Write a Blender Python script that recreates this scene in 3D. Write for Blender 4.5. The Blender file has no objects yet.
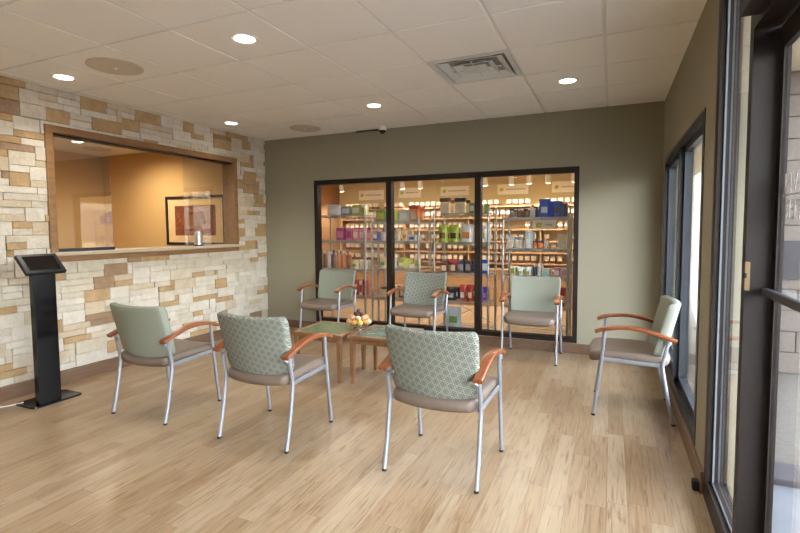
import bpy, bmesh, math, random
from mathutils import Vector, Matrix
random.seed(7)
sc = bpy.context.scene
COL = sc.collection
PI = math.pi

# ------------------------------------------------------------------ helpers
def link(o, parent=None):
    COL.objects.link(o)
    if parent is not None:
        o.parent = parent
    return o

def mat_slots(me, mats):
    if not isinstance(mats, (list, tuple)):
        mats = [mats]
    for m in mats:
        me.materials.append(m)

def obj(name, bm, mats, parent=None, smooth=False, loc=None):
    me = bpy.data.meshes.new(name)
    bmesh.ops.recalc_face_normals(bm, faces=bm.faces)
    bm.to_mesh(me); bm.free()
    mat_slots(me, mats)
    if smooth:
        for p in me.polygons: p.use_smooth = True
        try: me.set_sharp_from_angle(angle=math.radians(40))
        except Exception: pass
    o = bpy.data.objects.new(name, me)
    link(o, parent)
    if loc is not None: o.location = loc
    return o

def tag(o, label, cat, group=None):
    o['label'] = label; o['category'] = cat
    if group: o['group'] = group
    return o

def struct(o, label=None):
    o['kind'] = 'structure'
    if label: o['label'] = label; o['category'] = 'room'
    return o

def thing(name, label, cat, loc=(0, 0, 0), rotz=0, group=None):
    o = bpy.data.objects.new(name, None)
    o.empty_display_size = .1
    link(o); o.location = loc; o.rotation_euler = (0, 0, rotz)
    return tag(o, label, cat, group)

def dup(root, loc, rotz, label):
    r = root.copy(); COL.objects.link(r)
    r.location = loc; r.rotation_euler = (0, 0, rotz); r['label'] = label
    for ch in list(root.children):
        c = ch.copy(); COL.objects.link(c); c.parent = r
        for g in ch.children:
            d = g.copy(); COL.objects.link(d); d.parent = c
    return r

def box(bm, x0, x1, y0, y1, z0, z1, mi=0, bev=0, seg=2):
    vs = [bm.verts.new(p) for p in ((x0,y0,z0),(x1,y0,z0),(x1,y1,z0),(x0,y1,z0),(x0,y0,z1),(x1,y0,z1),(x1,y1,z1),(x0,y1,z1))]
    fs = []
    for idx in ((0,3,2,1),(4,5,6,7),(0,1,5,4),(1,2,6,5),(2,3,7,6),(3,0,4,7)):
        f = bm.faces.new([vs[i] for i in idx]); f.material_index = mi; fs.append(f)
    if bev > 0:
        es = list({e for f in fs for e in f.edges})
        r = bmesh.ops.bevel(bm, geom=es, offset=bev, segments=seg, affect='EDGES', profile=.5)
        for f in r['faces']: f.material_index = mi
    return vs

def B(*a, **k):
    bm = bmesh.new(); box(bm, *a, **k); return bm

def catmull(pts, n=6):
    P = [Vector(p) for p in pts]
    if len(P) < 3: return P
    Q = [2*P[0]-P[1]] + P + [2*P[-1]-P[-2]]
    out = []
    for i in range(1, len(Q)-2):
        for k in range(n):
            t = k/n
            a, b, c, d = Q[i-1], Q[i], Q[i+1], Q[i+2]
            out.append(.5*((2*b)+(-a+c)*t+(2*a-5*b+4*c-d)*t*t+(-a+3*b-3*c+d)*t**3))
    out.append(P[-1]); return out

def sweep(bm, pts, shape, mi=0, up=Vector((1,0,0))):
    """sweep a closed 2-D shape [(a,b)] (or function of t) along pts; 'a' runs along up-ish side vector"""
    P = [Vector(p) for p in pts]; n = len(P); rings = []
    for i in range(n):
        t = (P[min(i+1,n-1)]-P[max(i-1,0)]).normalized()
        s = up - t*up.dot(t)
        if s.length < 1e-4: s = Vector((0,1,0)) - t*t.y
        s.normalize(); w = t.cross(s)
        sh = shape(i/(n-1)) if callable(shape) else shape
        rings.append([bm.verts.new(P[i]+s*a+w*b) for a, b in sh])
    m = len(rings[0])
    for i in range(n-1):
        for j in range(m):
            f = bm.faces.new((rings[i][j], rings[i][(j+1)%m], rings[i+1][(j+1)%m], rings[i+1][j])); f.material_index = mi
    f = bm.faces.new(rings[0][::-1]); f.material_index = mi
    f = bm.faces.new(rings[-1]); f.material_index = mi

def circ(r, n=10): return [(r*math.cos(2*PI*k/n), r*math.sin(2*PI*k/n)) for k in range(n)]
def rrect(a, b, r=.003, n=3):
    out = []
    for cx, cy, s in ((a-r,b-r,0),(-a+r,b-r,1),(-a+r,-b+r,2),(a-r,-b+r,3)):
        for k in range(n+1):
            t = PI/2*(s+k/n); out.append((cx+r*math.cos(t), cy+r*math.sin(t)))
    return out

def lathe(bm, prof, n=16, c=(0,0,0), mi=0, cap=True):
    rings = []
    for r, z in prof:
        rings.append([bm.verts.new((c[0]+r*math.cos(2*PI*k/n), c[1]+r*math.sin(2*PI*k/n), c[2]+z)) for k in range(n)])
    for i in range(len(rings)-1):
        for j in range(n):
            f = bm.faces.new((rings[i][j], rings[i][(j+1)%n], rings[i+1][(j+1)%n], rings[i+1][j])); f.material_index = mi
    if cap:
        f = bm.faces.new(rings[0][::-1]); f.material_index = mi
        f = bm.faces.new(rings[-1]); f.material_index = mi

def pad(W, H, T, rad, R, fn, nx=26, ny=22):
    """rounded slab; fn(x, t, y) -> point; x in +-W/2, y in 0..H, t in +-T/2"""
    bm = bmesh.new()
    def ss(n, L):
        k = [0, .05, .15, .35, .6, 1.0]
        e = [rad*q for q in k]
        m = [rad + (L-2*rad)*i/(n-1) for i in range(1, n-1)]
        return e + m + [L-q for q in reversed(e)]
    ys = ss(ny-8, H); xs = ss(nx-8, W)
    g = {0: [], 1: []}
    for y in ys:
        d = min(y, H-y)
        hw = W/2 - ((R-math.sqrt(max(0, R*R-(R-d)**2))) if d < R else 0)
        row = {0: [], 1: []}
        for x in xs:
            s = (x/W*2-1); px = s*hw
            de = min((1-abs(s))*hw, y, H-y)
            h = T/2*math.sqrt(max(0, 1-(1-min(de/rad, 1))**2))
            row[0].append(bm.verts.new(fn(px, -h, y))); row[1].append(bm.verts.new(fn(px, h, y)))
        g[0].append(row[0]); g[1].append(row[1])
    for side in (0, 1):
        for i in range(len(ys)-1):
            for j in range(len(xs)-1):
                q = [g[side][i][j], g[side][i][j+1], g[side][i+1][j+1], g[side][i+1][j]]
                bm.faces.new(q if side == 0 else q[::-1])
    bmesh.ops.remove_doubles(bm, verts=bm.verts, dist=1e-5)
    return bm

def col_srgb(r, g, b):
    f = lambda c: (c/255/12.92) if c/255 <= .04045 else ((c/255+.055)/1.055)**2.4
    return (f(r), f(g), f(b), 1)

ordn = ['first', 'second', 'third', 'fourth', 'fifth', 'sixth', 'seventh', 'eighth', 'ninth', 'tenth', 'eleventh', 'twelfth', 'thirteenth', 'fourteenth', 'fifteenth', 'sixteenth', 'seventeenth', 'eighteenth', 'nineteenth', 'twentieth']
tens = {2: 'twenty', 3: 'thirty', 4: 'forty'}
def ordw(n):
    if n <= 20: return ordn[n-1]
    return tens[n//10]+'-'+ordn[n % 10-1] if n % 10 else {3: 'thirtieth', 4: 'fortieth'}[n//10]

# ------------------------------------------------------------------ materials
class NT:
    def __init__(s, name):
        s.m = bpy.data.materials.new(name); s.m.use_nodes = True
        s.t = s.m.node_tree; s.t.nodes.clear()
        s.out = s.t.nodes.new('ShaderNodeOutputMaterial')
    def n(s, typ, ins=None, **kw):
        nd = s.t.nodes.new(typ)
        for k, v in kw.items(): setattr(nd, k, v)
        for k, v in (ins or {}).items():
            i = nd.inputs[k]
            if isinstance(v, bpy.types.NodeSocket): s.t.links.new(v, i)
            else: i.default_value = v
        return nd
    def math(s, op, a, b=0, c=0):
        return s.n('ShaderNodeMath', {0: a, 1: b, 2: c}, operation=op).outputs[0]
    def mix(s, fac, a, b, mode='MIX'):
        return s.n('ShaderNodeMix', {0: fac, 6: a, 7: b}, data_type='RGBA', blend_type=mode).outputs[2]
    def ramp(s, fac, stops, interp='LINEAR'):
        r = s.n('ShaderNodeValToRGB', {0: fac}); cr = r.color_ramp; cr.interpolation = interp
        while len(cr.elements) < len(stops): cr.elements.new(.5)
        for e, (p, c) in zip(cr.elements, stops): e.position = p; e.color = c
        return r.outputs[0]
    def coord(s, kind='Object'): return s.n('ShaderNodeTexCoord').outputs[kind]
    def done(s, sh): s.t.links.new(sh, s.out.inputs[0]); return s.m
    def pbr(s, **k):
        nm = {'color': 'Base Color', 'rough': 'Roughness', 'metal': 'Metallic', 'spec': 'Specular IOR Level', 'normal': 'Normal', 'coat': 'Coat Weight', 'emit': 'Emission Color', 'es': 'Emission Strength', 'coatr': 'Coat Roughness'}
        return s.n('ShaderNodeBsdfPrincipled', {nm[a]: b for a, b in k.items()}).outputs[0]

def simple(name, rgb, rough=.5, metal=0, spec=.5, noise=.06, scale=30, bump=0, coat=0):
    t = NT(name); c = col_srgb(*rgb); co = t.coord()
    nz = t.n('ShaderNodeTexNoise', {'Vector': co, 'Scale': scale, 'Detail': 3}).outputs[0]
    dark = tuple(v*(1-noise) for v in c[:3])+(1,); lite = tuple(min(1, v*(1+noise)) for v in c[:3])+(1,)
    colr = t.ramp(nz, [(.3, dark), (.7, lite)])
    k = dict(color=colr, rough=rough, metal=metal, spec=spec, coat=coat)
    if bump: k['normal'] = t.n('ShaderNodeBump', {'Strength': bump, 'Distance': .002, 'Height': nz}).outputs[0]
    return t.done(t.pbr(**k))

def wood(name, a, b, rough=.4, scale=(8, 8, 1), coat=.1):
    t = NT(name); co = t.coord()
    mp = t.n('ShaderNodeMapping', {'Vector': co, 'Scale': scale}).outputs[0]
    nz = t.n('ShaderNodeTexNoise', {'Vector': mp, 'Scale': 6, 'Detail': 6, 'Distortion': .8}).outputs[0]
    return t.done(t.pbr(color=t.ramp(nz, [(.3, col_srgb(*a)), (.7, col_srgb(*b))]), rough=rough, coat=coat))

def emission(name, rgb, strength):
    t = NT(name); return t.done(t.n('ShaderNodeEmission', {'Color': (*rgb, 1), 'Strength': strength}).outputs[0])

def glassmat(name, ior=1.5, tint=(1, 1, 1), rough=0.0):
    t = NT(name)
    # the panes are thin sheets: use the air-to-glass reflectance on both faces
    bf = t.n('ShaderNodeNewGeometry').outputs['Backfacing']
    io = t.n('ShaderNodeMapRange', {0: bf, 3: ior, 4: 1/ior}).outputs[0]
    fr = t.n('ShaderNodeFresnel', {'IOR': io}).outputs[0]
    tr = t.n('ShaderNodeBsdfTransparent', {'Color': (*tint, 1)}).outputs[0]
    gl = t.n('ShaderNodeBsdfGlossy', {'Color': (1, 1, 1, 1), 'Roughness': rough}).outputs[0]
    return t.done(t.n('ShaderNodeMixShader', {0: fr, 1: tr, 2: gl}).outputs[0])

def floor_mat(name, pal):
    t = NT(name); co = t.coord()
    sp = t.n('ShaderNodeSeparateXYZ', {0: co}); x, y = sp.outputs[0], sp.outputs[1]
    W, L = .094, .86
    u = t.math('DIVIDE', x, W); row = t.math('FLOOR', u); fu = t.math('FRACT', u)
    off = t.n('ShaderNodeTexWhiteNoise', {'W': row}, noise_dimensions='1D').outputs[0]
    v = t.math('ADD', t.math('DIVIDE', y, L), t.math('MULTIPLY', off, 7.0))
    cid = t.math('FLOOR', v); fv = t.math('FRACT', v)
    cell = t.n('ShaderNodeCombineXYZ', {0: row, 1: cid}).outputs[0]
    rnd = t.n('ShaderNodeTexWhiteNoise', {'Vector': cell}, noise_dimensions='3D')
    base = t.ramp(rnd.outputs[0], pal)
    shift = t.n('ShaderNodeVectorMath', {0: co, 1: rnd.outputs[1]}, operation='ADD').outputs[0]
    mp = t.n('ShaderNodeMapping', {'Vector': shift, 'Scale': (26, 1.1, 1)}).outputs[0]
    g1 = t.n('ShaderNodeTexNoise', {'Vector': mp, 'Scale': 4, 'Detail': 7, 'Distortion': .6}).outputs[0]
    mp2 = t.n('ShaderNodeMapping', {'Vector': shift, 'Scale': (9, 1.6, 1)}).outputs[0]
    g2 = t.n('ShaderNodeTexNoise', {'Vector': mp2, 'Scale': 2.2, 'Detail': 4, 'Distortion': 1.2}).outputs[0]
    c = t.mix(1.0, base, t.ramp(g1, [(.28, (.62, .54, .46, 1)), (.46, (1.0, 1.0, 1.0, 1)), (.75, (1.12, 1.12, 1.12, 1))]), 'MULTIPLY')
    c = t.mix(1.0, c, t.ramp(g2, [(.28, (.78, .72, .66, 1)), (.45, (1, 1, 1, 1)), (.75, (1.08, 1.08, 1.07, 1))]), 'MULTIPLY')
    kn = t.n('ShaderNodeTexVoronoi', {'Vector': mp2, 'Scale': .9}).outputs[0]
    c = t.mix(1.0, c, t.ramp(kn, [(.03, (.62, .5, .4, 1)), (.1, (1, 1, 1, 1))]), 'MULTIPLY')
    gap = t.math('MAXIMUM', t.math('LESS_THAN', t.math('MINIMUM', fu, t.math('SUBTRACT', 1, fu)), .012),
                 t.math('LESS_THAN', t.math('MINIMUM', fv, t.math('SUBTRACT', 1, fv)), .0014))
    c = t.mix(t.math('MULTIPLY', gap, .7), c, (.16, .1, .06, 1))
    bp = t.n('ShaderNodeBump', {'Strength': .15, 'Distance': .002, 'Height': t.math('SUBTRACT', g1, gap)}).outputs[0]
    ro = t.n('ShaderNodeMapRange', {0: g1, 3: .24, 4: .4}).outputs[0]
    return t.done(t.pbr(color=c, rough=ro, normal=bp, spec=.45))

def lattice_fabric():
    t = NT('patterned_fabric'); co = t.coord()
    sp = t.n('ShaderNodeSeparateXYZ', {0: co}); x, z = sp.outputs[0], sp.outputs[2]
    cell = .036; union = None; thin = None
    for k in range(3):
        a = k*PI/3+.26
        q = t.math('ADD', t.math('MULTIPLY', x, math.cos(a)/cell), t.math('MULTIPLY', z, math.sin(a)/cell))
        f = t.math('ABSOLUTE', t.math('SUBTRACT', t.math('FRACT', q), .5))
        l = t.math('LESS_THAN', f, .042)
        f2 = t.math('ABSOLUTE', t.math('SUBTRACT', f, .3)); l2 = t.math('LESS_THAN', f2, .022)
        union = l if union is None else t.math('MAXIMUM', union, l)
        thin = l2 if thin is None else t.math('MAXIMUM', thin, l2)
    nz = t.n('ShaderNodeTexNoise', {'Vector': co, 'Scale': 260, 'Detail': 2}).outputs[0]
    base = t.ramp(nz, [(.3, col_srgb(92, 95, 86)), (.7, col_srgb(110, 112, 102))])
    c = t.mix(t.math('MULTIPLY', thin, .45), base, col_srgb(158, 160, 147))
    c = t.mix(t.math('MULTIPLY', union, .62), c, col_srgb(166, 168, 154))
    bp = t.n('ShaderNodeBump', {'Strength': .15, 'Distance': .001, 'Height': nz}).outputs[0]
    return t.done(t.pbr(color=c, rough=.8, spec=.2, normal=bp))

def stone_mat(name, a, b):
    t = NT(name); co = t.coord()
    n1 = t.n('ShaderNodeTexNoise', {'Vector': co, 'Scale': 9, 'Detail': 8, 'Roughness': .65}).outputs[0]
    n2 = t.n('ShaderNodeTexNoise', {'Vector': co, 'Scale': 24, 'Detail': 6, 'Roughness': .7}).outputs[0]
    c = t.ramp(n1, [(.3, col_srgb(*a)), (.7, col_srgb(*b))])
    bp = t.n('ShaderNodeBump', {'Strength': .8, 'Distance': .018, 'Height': n2}).outputs[0]
    return t.done(t.pbr(color=c, rough=.88, spec=.2, normal=bp))

M = {}
M['floor'] = floor_mat('plank_floor', [(0, col_srgb(134, 110, 82)), (.35, col_srgb(145, 122, 94)), (.7, col_srgb(152, 132, 106)), (1, col_srgb(138, 115, 88))])
M['wall'] = simple('taupe_wall_paint', (143, 137, 118), .85, spec=.2, noise=.02, scale=120, bump=.08)
M['tile'] = simple('ceiling_tile', (238, 236, 231), .9, spec=.1, noise=.025, scale=300, bump=.15)
M['tbar'] = simple('ceiling_grid_metal', (224, 220, 212), .5, noise=.02)
M['st0'] = stone_mat('stone_cream', (188, 178, 158), (212, 203, 184))
M['st1'] = stone_mat('stone_white', (198, 191, 175), (220, 213, 199))
M['st2'] = stone_mat('stone_tan', (162, 134, 96), (190, 161, 120))
M['st3'] = stone_mat('stone_brown', (140, 114, 88), (164, 138, 110))
M['st4'] = stone_mat('stone_buff', (184, 168, 142), (206, 191, 164))
M['mortar'] = simple('stone_backing', (168, 152, 128), .95)
M['trim'] = wood('trim_wood', (98, 74, 56), (118, 92, 70), .45, (3, .6, 12))
M['casing'] = wood('casing_wood', (122, 88, 54), (144, 108, 68), .4, (6, 1, 6))
M['warmwall'] = simple('warm_tan_paint', (206, 168, 112), .85, spec=.2, noise=.02, scale=90)
M['storewall'] = simple('store_wall_paint', (204, 188, 144), .85, spec=.2, noise=.02, scale=90)
M['granite'] = simple('granite', (182, 168, 146), .3, noise=.3, scale=160)
M['bronze'] = simple('dark_bronze_frame', (36, 27, 22), .5, metal=.1, spec=.3, noise=.05, scale=60)
M['bronze2'] = simple('bronze_sky_tint', (50, 53, 58), .4, metal=.25, spec=.4, noise=.05, scale=60)  # bronze with its blue sky reflection put into the colour
M['silver'] = simple('silver_frame', (158, 162, 170), .32, metal=.6, noise=.03)
M['chrome'] = simple('chrome_wire', (168, 168, 164), .38, metal=.6, noise=.02)
M['arm'] = wood('cherry_wood', (116, 60, 30), (140, 80, 44), .3, (10, 2.5, 10), .35)
M['sage'] = simple('plain_sage_fabric', (134, 137, 123), .8, spec=.2, noise=.07, scale=240, bump=.2)
M['patt'] = lattice_fabric()
M['vinyl'] = simple('taupe_vinyl', (108, 93, 81), .45, noise=.04, scale=60)
M['rubber'] = simple('black_rubber', (24, 24, 25), .6)
M['tablewood'] = wood('table_wood', (112, 78, 50), (136, 98, 66), .35, (8, 8, 1.2), .2)
M['green'] = simple('green_table_inlay', (98, 112, 74), .25, noise=.08, scale=50)
M['teal'] = simple('teal_table_inlay', (104, 118, 108), .1, noise=.25, scale=18)
M['black'] = simple('black_gloss', (8, 8, 9), .16, spec=.22)
M['blackm'] = simple('black_matte', (20, 20, 20), .5)
M['screen'] = simple('dark_screen', (6, 6, 7), .05, spec=.7)
M['white'] = simple('white_plastic', (228, 226, 220), .4, noise=.02)
M['glass'] = glassmat('clear_glass', 1.5)
M['glassr'] = glassmat('reflective_glass', 2.1, (.97, .98, .98))
M['glassd'] = glassmat('tinted_glass', 1.6, (.8, .84, .88))
M['lens'] = emission('lamp_lens', (1, .9, .76), 14)
M['lensw'] = emission('track_lens', (1, .78, .48), 30)
M['alum'] = simple('brushed_aluminium', (188, 186, 180), .35, metal=.8, noise=.03)
M['grille'] = simple('speaker_grille', (198, 188, 170), .6, noise=.15, scale=420)
M['vent'] = simple('vent_metal', (206, 210, 206), .5, metal=0, noise=.03)
M['dark'] = simple('dark_void', (28, 26, 24), .9)
M['brass'] = simple('brass', (120, 96, 66), .45, metal=.4)

# ------------------------------------------------------------------ room dimensions (metres)
XL, XR, YB, YF, ZC = -4.45, .45, 5.43, -1.6, 2.587

bm = bmesh.new(); box(bm, -8.0, .62, YF-.1, 8.9, -.12, 0)
struct(obj('floor', bm, M['floor']), 'light honey wood plank floor running through lobby and store')

# ceiling: 2x2 ft lay-in tiles on T-bars
bm = bmesh.new()
tx0, ty0, P = -3.724-2*.6096, 1.592-6*.6096, .6096
xs = [XL-.02] + [tx0+i*P for i in range(0, 9) if XL < tx0+i*P < XR] + [XR+.005]
ys = [YF] + [ty0+i*P for i in range(0, 14) if YF < ty0+i*P < YB] + [YB+.005]
pass
vent_rect = (-1.266, -.657, 3.42, 4.03)
for i in range(len(xs)-1):
    for j in range(len(ys)-1):
        a, b, c, d = xs[i], xs[i+1], ys[j], ys[j+1]
        g = .011
        if a < -.95 < b and c < 3.72 < d:
            vent_rect = (a, b, c, d); continue
        dz = .0
        box(bm, a+g if i else a, b-g if i < len(xs)-2 else b, c+g, d-g, ZC+dz, ZC+.02, 0)
for x in xs[1:-1]: box(bm, x-.012, x+.012, YF, YB, ZC+.006, ZC+.03, 1)
for y in ys[1:-1]: box(bm, XL-.02, XR, y-.012, y+.012, ZC+.0065, ZC+.029, 1)
box(bm, XL-.05, XR+.1, YF, YB, ZC+.1, ZC+.12, 0)  # unseen lid above the tiles, set low to shut out sky light
struct(obj('ceiling', bm, [M['tile'], M['tbar']]), 'white suspended ceiling of square lay-in tiles')

# back wall with opening for the shop window
OX0, OX1, OZ0, OZ1 = -3.64, -.325, .115, 2.0
bm = bmesh.new()
box(bm, -8.0, OX0, YB, YB+.13, 0, ZC+.1); box(bm, OX1, .62, YB, YB+.13, 0, ZC+.1)
box(bm, OX0, OX1, YB, YB+.13, 0, OZ0); box(bm, OX0, OX1, YB, YB+.13, OZ1, ZC+.1)
struct(obj('wall_back', bm, M['wall']), 'taupe painted back wall around the shop window')

# left wall: ledger stone veneer round the reception opening
WY0, WY1, WZ0, WZ1 = 2.585, 4.85, 1.12, 2.26
bm = bmesh.new()
for a in ((YF, WY0, 0, ZC+.1), (WY1, YB, 0, ZC+.1), (WY0, WY1, 0, WZ0), (WY0, WY1, WZ1, ZC+.1)):
    box(bm, XL-.17, XL-.025, a[0], a[1], a[2], a[3], 5)
ch, cw = .0575, .05
ny, nz = int((YB-YF)/cw)+1, 45
used = [[False]*nz for _ in range(ny)]
rs = random.Random(21)
cols = [0]*5+[1]*6+[4]*2+[2]*3+[3]*1
prev = 0
for k in range(nz):
    for j in range(ny):
        if used[j][k]: continue
        hh = rs.choices((1, 2), (7, 4))[0]
        ln = rs.randint(3, 8) if hh == 1 else rs.randint(3, 6)
        m = 0
        while m < ln and j+m < ny and not used[j+m][k]: m += 1
        ln = m
        ok = k+hh <= nz and all(not used[j+q][k+r] for q in range(ln) for r in range(hh))
        if not ok: hh = 1
        for q in range(ln):
            for r in range(hh): used[j+q][k+r] = True
        y0, y1 = YF+j*cw, min(YF+(j+ln)*cw, YB); z0, z1 = k*ch, min((k+hh)*ch, ZC+.002)
        if z1-z0 < .004 or y1-y0 < .004: continue
        # clip against the opening
        segs = [(y0, y1, z0, z1)]
        if z1 > WZ0 and z0 < WZ1 and y1 > WY0 and y0 < WY1:
            segs = []
            if y0 < WY0: segs.append((y0, WY0, z0, z1))
            if y1 > WY1: segs.append((WY1, y1, z0, z1))
            ya, yb = max(y0, WY0), min(y1, WY1)
            if z0 < WZ0: segs.append((ya, yb, z0, WZ0))
            if z1 > WZ1: segs.append((ya, yb, WZ1, z1))
        c = rs.choice(cols + ([2, 2] if z0 > 1.35 else []))
        if c == prev and c in (2, 3): c = rs.choice((0, 1))
        prev = c; out = XL + rs.uniform(-.008, .007)
        for s in segs:
            if s[1]-s[0] > .006 and s[3]-s[2] > .006:
                box(bm, XL-.026, out, s[0]+.0012, s[1]-.0012, s[2]+.0012, s[3]-.0012, c, .003, 1)
struct(obj('wall_left', bm, [M['st0'], M['st1'], M['st2'], M['st3'], M['st4'], M['mortar']]), 'cream and tan ledger stone wall around reception window')

# right wall
bm = bmesh.new()
RX = .60
box(bm, XR, RX, 5.215, YB, 0, ZC+.1); box(bm, XR, RX, 3.07, 5.215, 0, .125); box(bm, XR, RX, 3.07, 5.215, 2.0, ZC+.1)
box(bm, XR, RX, 2.765, 3.07, 0, ZC+.1); box(bm, XR, RX, YF, -.9, 0, ZC+.1)
box(bm, XR, RX, -.9, 2.765, 2.53, ZC+.1)
struct(obj('wall_right', bm, M['wall']), 'taupe painted right wall pier between the windows')
struct(obj('wall_front', B(-8.0, RX, YF-.1, YF, 0, ZC+.1), M['wall']), 'taupe wall behind the viewer')

# baseboards
struct(obj('baseboard_left', B(XL-.02, XL+.035, YF, YB-.001, 0, .115, bev=.004), M['trim']), 'brown wood baseboard under the stone wall')
struct(obj('baseboard_back', B(XL+.036, XR-.016, YB-.014, YB+.002, 0, .108, bev=.004), M['trim']), 'brown wood baseboard under the shop window')
struct(obj('baseboard_right', B(XR-.016, XR+.002, 2.775, YB-.001, 0, .118, bev=.004), M['trim']), 'brown wood baseboard along the right window wall')

# ------------------------------------------------------------------ window_1: shop window in back wall
def empty_struct(name, label):
    o = bpy.data.objects.new(name, None); o.empty_display_size = .1; link(o); return struct(o, label)
w = empty_struct('window_1', 'three pane dark framed shop window in the back wall')
bm = bmesh.new(); fy0, fy1, fw = YB-.006, YB+.09, .05
box(bm, OX0, OX0+fw, fy0, fy1, OZ0, OZ1); box(bm, OX1-fw, OX1, fy0, fy1, OZ0, OZ1)
box(bm, OX0+fw, OX1-fw, fy0, fy1, OZ0, OZ0+fw); box(bm, OX0+fw, OX1-fw, fy0, fy1, OZ1-.06, OZ1)
for mx in (-2.545, -1.418): box(bm, mx-.035, mx+.035, fy0, fy1, OZ0+fw, OZ1-.06)
obj('window_frame', bm, M['bronze'], w)
for a, b in ((OX0+fw, -2.58), (-2.51, -1.453), (-1.383, OX1-fw)):
    obj('glass_pane', B(a, b, YB+.045, YB+.051, OZ0+fw, OZ1-.06), M['glass'], w)

# ------------------------------------------------------------------ window_2: reception opening
w = empty_struct('window_2', 'wood cased reception window with granite ledge in stone wall')
bm = bmesh.new(); cx0, cx1 = XL-.17, XL+.022; cf = .052
box(bm, cx0, cx1, WY0-.008, WY0+cf, WZ0+.05, WZ1-cf-.0005, 0, .004); box(bm, cx0, cx1, WY1-cf, WY1+.012, WZ0+.05, WZ1-cf-.0005, 0, .004)
box(bm, cx0, cx1+.003, WY0-.011, WY1+.015, WZ1-cf, WZ1+.011, 0, .004)
obj('window_frame', bm, M['casing'], w)
obj('granite_ledge', B(XL-.3, XL+.055, WY0-.0, WY1-.002, WZ0+.018, WZ0+.05, bev=.006), M['granite'], w)
obj('window_sill', B(XL-.026, XL+.03, WY0-.005, WY1+.005, WZ0-.035, WZ0+.018, bev=.004), M['casing'], w)
obj('shadowed_top_track', B(XL-.1, XL-.02, WY0+cf, WY1-cf, WZ1-cf-.016, WZ1-cf), M['blackm'], w)  # sliding track; its black colour carries the shadow under the header
obj('glass_pane', B(XL-.055, XL-.049, WY0+cf, 3.19, WZ0+.08, WZ1-cf-.016), M['glassr'], w)
obj('glass_pane', B(XL-.085, XL-.079, 4.09, WY1-cf, WZ0+.051, WZ1-cf-.016), M['glassr'], w)
obj('bottom_rail', B(XL-.075, XL-.035, WY0+cf, 3.195, WZ0+.05, WZ0+.08), M['bronze2'], w)

# ------------------------------------------------------------------ window_3: right window
w = empty_struct('window_3', 'two pane dark framed window in the right wall')
bm = bmesh.new(); a0, a1 = XR+.02, XR+.085
box(bm, XR-.004, a1, 3.072, 3.125, .127, 1.998); box(bm, XR-.004, a1, 5.16, 5.213, .127, 1.998)
box(bm, XR-.004, a1, 3.125, 5.16, .127, .19); box(bm, XR-.004, a1, 3.125, 5.16, 1.94, 1.998)
box(bm, XR-.004, a1, 4.10, 4.16, .19, 1.94)
for c, d in ((3.125, 4.10), (4.16, 5.16)):
    box(bm, a1-.06, a1-.01, c, c+.04, .19, 1.94); box(bm, a1-.06, a1-.01, d-.04, d, .19, 1.94)
    box(bm, a1-.06, a1-.01, c, d, .19, .235); box(bm, a1-.06, a1-.01, c, d, 1.9, 1.94)
obj('window_frame', bm, M['bronze2'], w)
for c, d in ((3.165, 4.06), (4.2, 5.12)):
    obj('glass_pane', B(a1-.04, a1-.034, c, d, .235, 1.9), M['glass'], w)

# ------------------------------------------------------------------ window_4: entrance sidelights
w = empty_struct('window_4', 'dark bronze entrance sidelights and transom beside the door')
bm = bmesh.new(); e0, e1 = XR-.004, XR+.08
box(bm, e0, e1, 2.69, 2.763, .0, 2.528); box(bm, e0, e1, 2.15, 2.69, 0, .105)
box(bm, e0, e1, 2.10, 2.15, 0, 2.528); box(bm, e0, e1, 1.05, 1.10, 0, 2.528)
box(bm, e0, e1, 1.10, 2.10, 2.055, 2.12); box(bm, e0, e1, 2.15, 2.69, 2.44, 2.528)
box(bm, e0, e1, 1.10, 2.10, 2.45, 2.528); box(bm, e0, e1, -.9, -.83, 0, 2.528)
box(bm, e0, e1, -.83, 1.05, 0, .105); box(bm, e0, e1, -.83, 1.05, 2.45, 2.528)
obj('window_frame', bm, M['bronze'], w)
bm = bmesh.new()
box(bm, e0+.03, e0+.05, 2.675, 2.69, .105, 2.44); box(bm, e0+.03, e0+.05, 2.15, 2.165, .105, 2.44); box(bm, e0+.03, e0+.05, 2.165, 2.675, .105, .12)
obj('glazing_stop', bm, M['bronze'], w)
bm = bmesh.new(); box(bm, e0+.022, e0+.0298, 2.676, 2.69, .105, 2.44); box(bm, e0+.022, e0+.0298, 2.15, 2.676, .105, .116)
obj('pale_edge_strip', bm, simple('pale_strip', (112, 120, 126), .6), w)  # narrow pale strip along the glass edge
obj('glass_pane', B(e0+.037, e0+.043, 2.165, 2.675, .12, 2.44), M['glass'], w)
obj('glass_pane', B(e0+.052, e0+.058, 1.10, 2.10, 2.12, 2.45), M['glass'], w)
obj('glass_pane', B(e0+.052, e0+.058, -.83, 1.05, .105, 2.45), M['glass'], w)
st = obj('strike_plate', B(e0-.003, e0+.012, 2.086, 2.099, 1.127, 1.23), M['brass'], w)
obj('strike_hole', B(e0-.0045, e0+.002, 2.084, 2.094, 1.172, 1.19), M['dark'], st)

# door_1
d = empty_struct('door_1', 'glass entrance door with dark bronze rails and push bar')
bm = bmesh.new(); g0, g1 = XR+.075, XR+.096
box(bm, g0, g1, 2.06, 2.095, .01, 2.05); box(bm, g0, g1, 1.105, 1.17, .01, 2.05)
box(bm, g0, g1, 1.17, 2.06, .01, .22); box(bm, g0, g1, 1.17, 2.06, 1.97, 2.05)
obj('door_frame', bm, M['bronze'], d)
obj('glass_pane', B(g0+.005, g0+.011, 1.17, 2.06, .22, 1.97), M['glass'], d)
bm = bmesh.new(); box(bm, g0-.035, g0-.012, 1.12, 2.075, 1.112, 1.140, 0, .005)
box(bm, g0-.013, g0+.001, 1.13, 1.16, 1.117, 1.135); box(bm, g0-.013, g0+.001, 2.062, 2.075, 1.117, 1.135)
obj('push_bar', bm, M['bronze2'], d)
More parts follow.
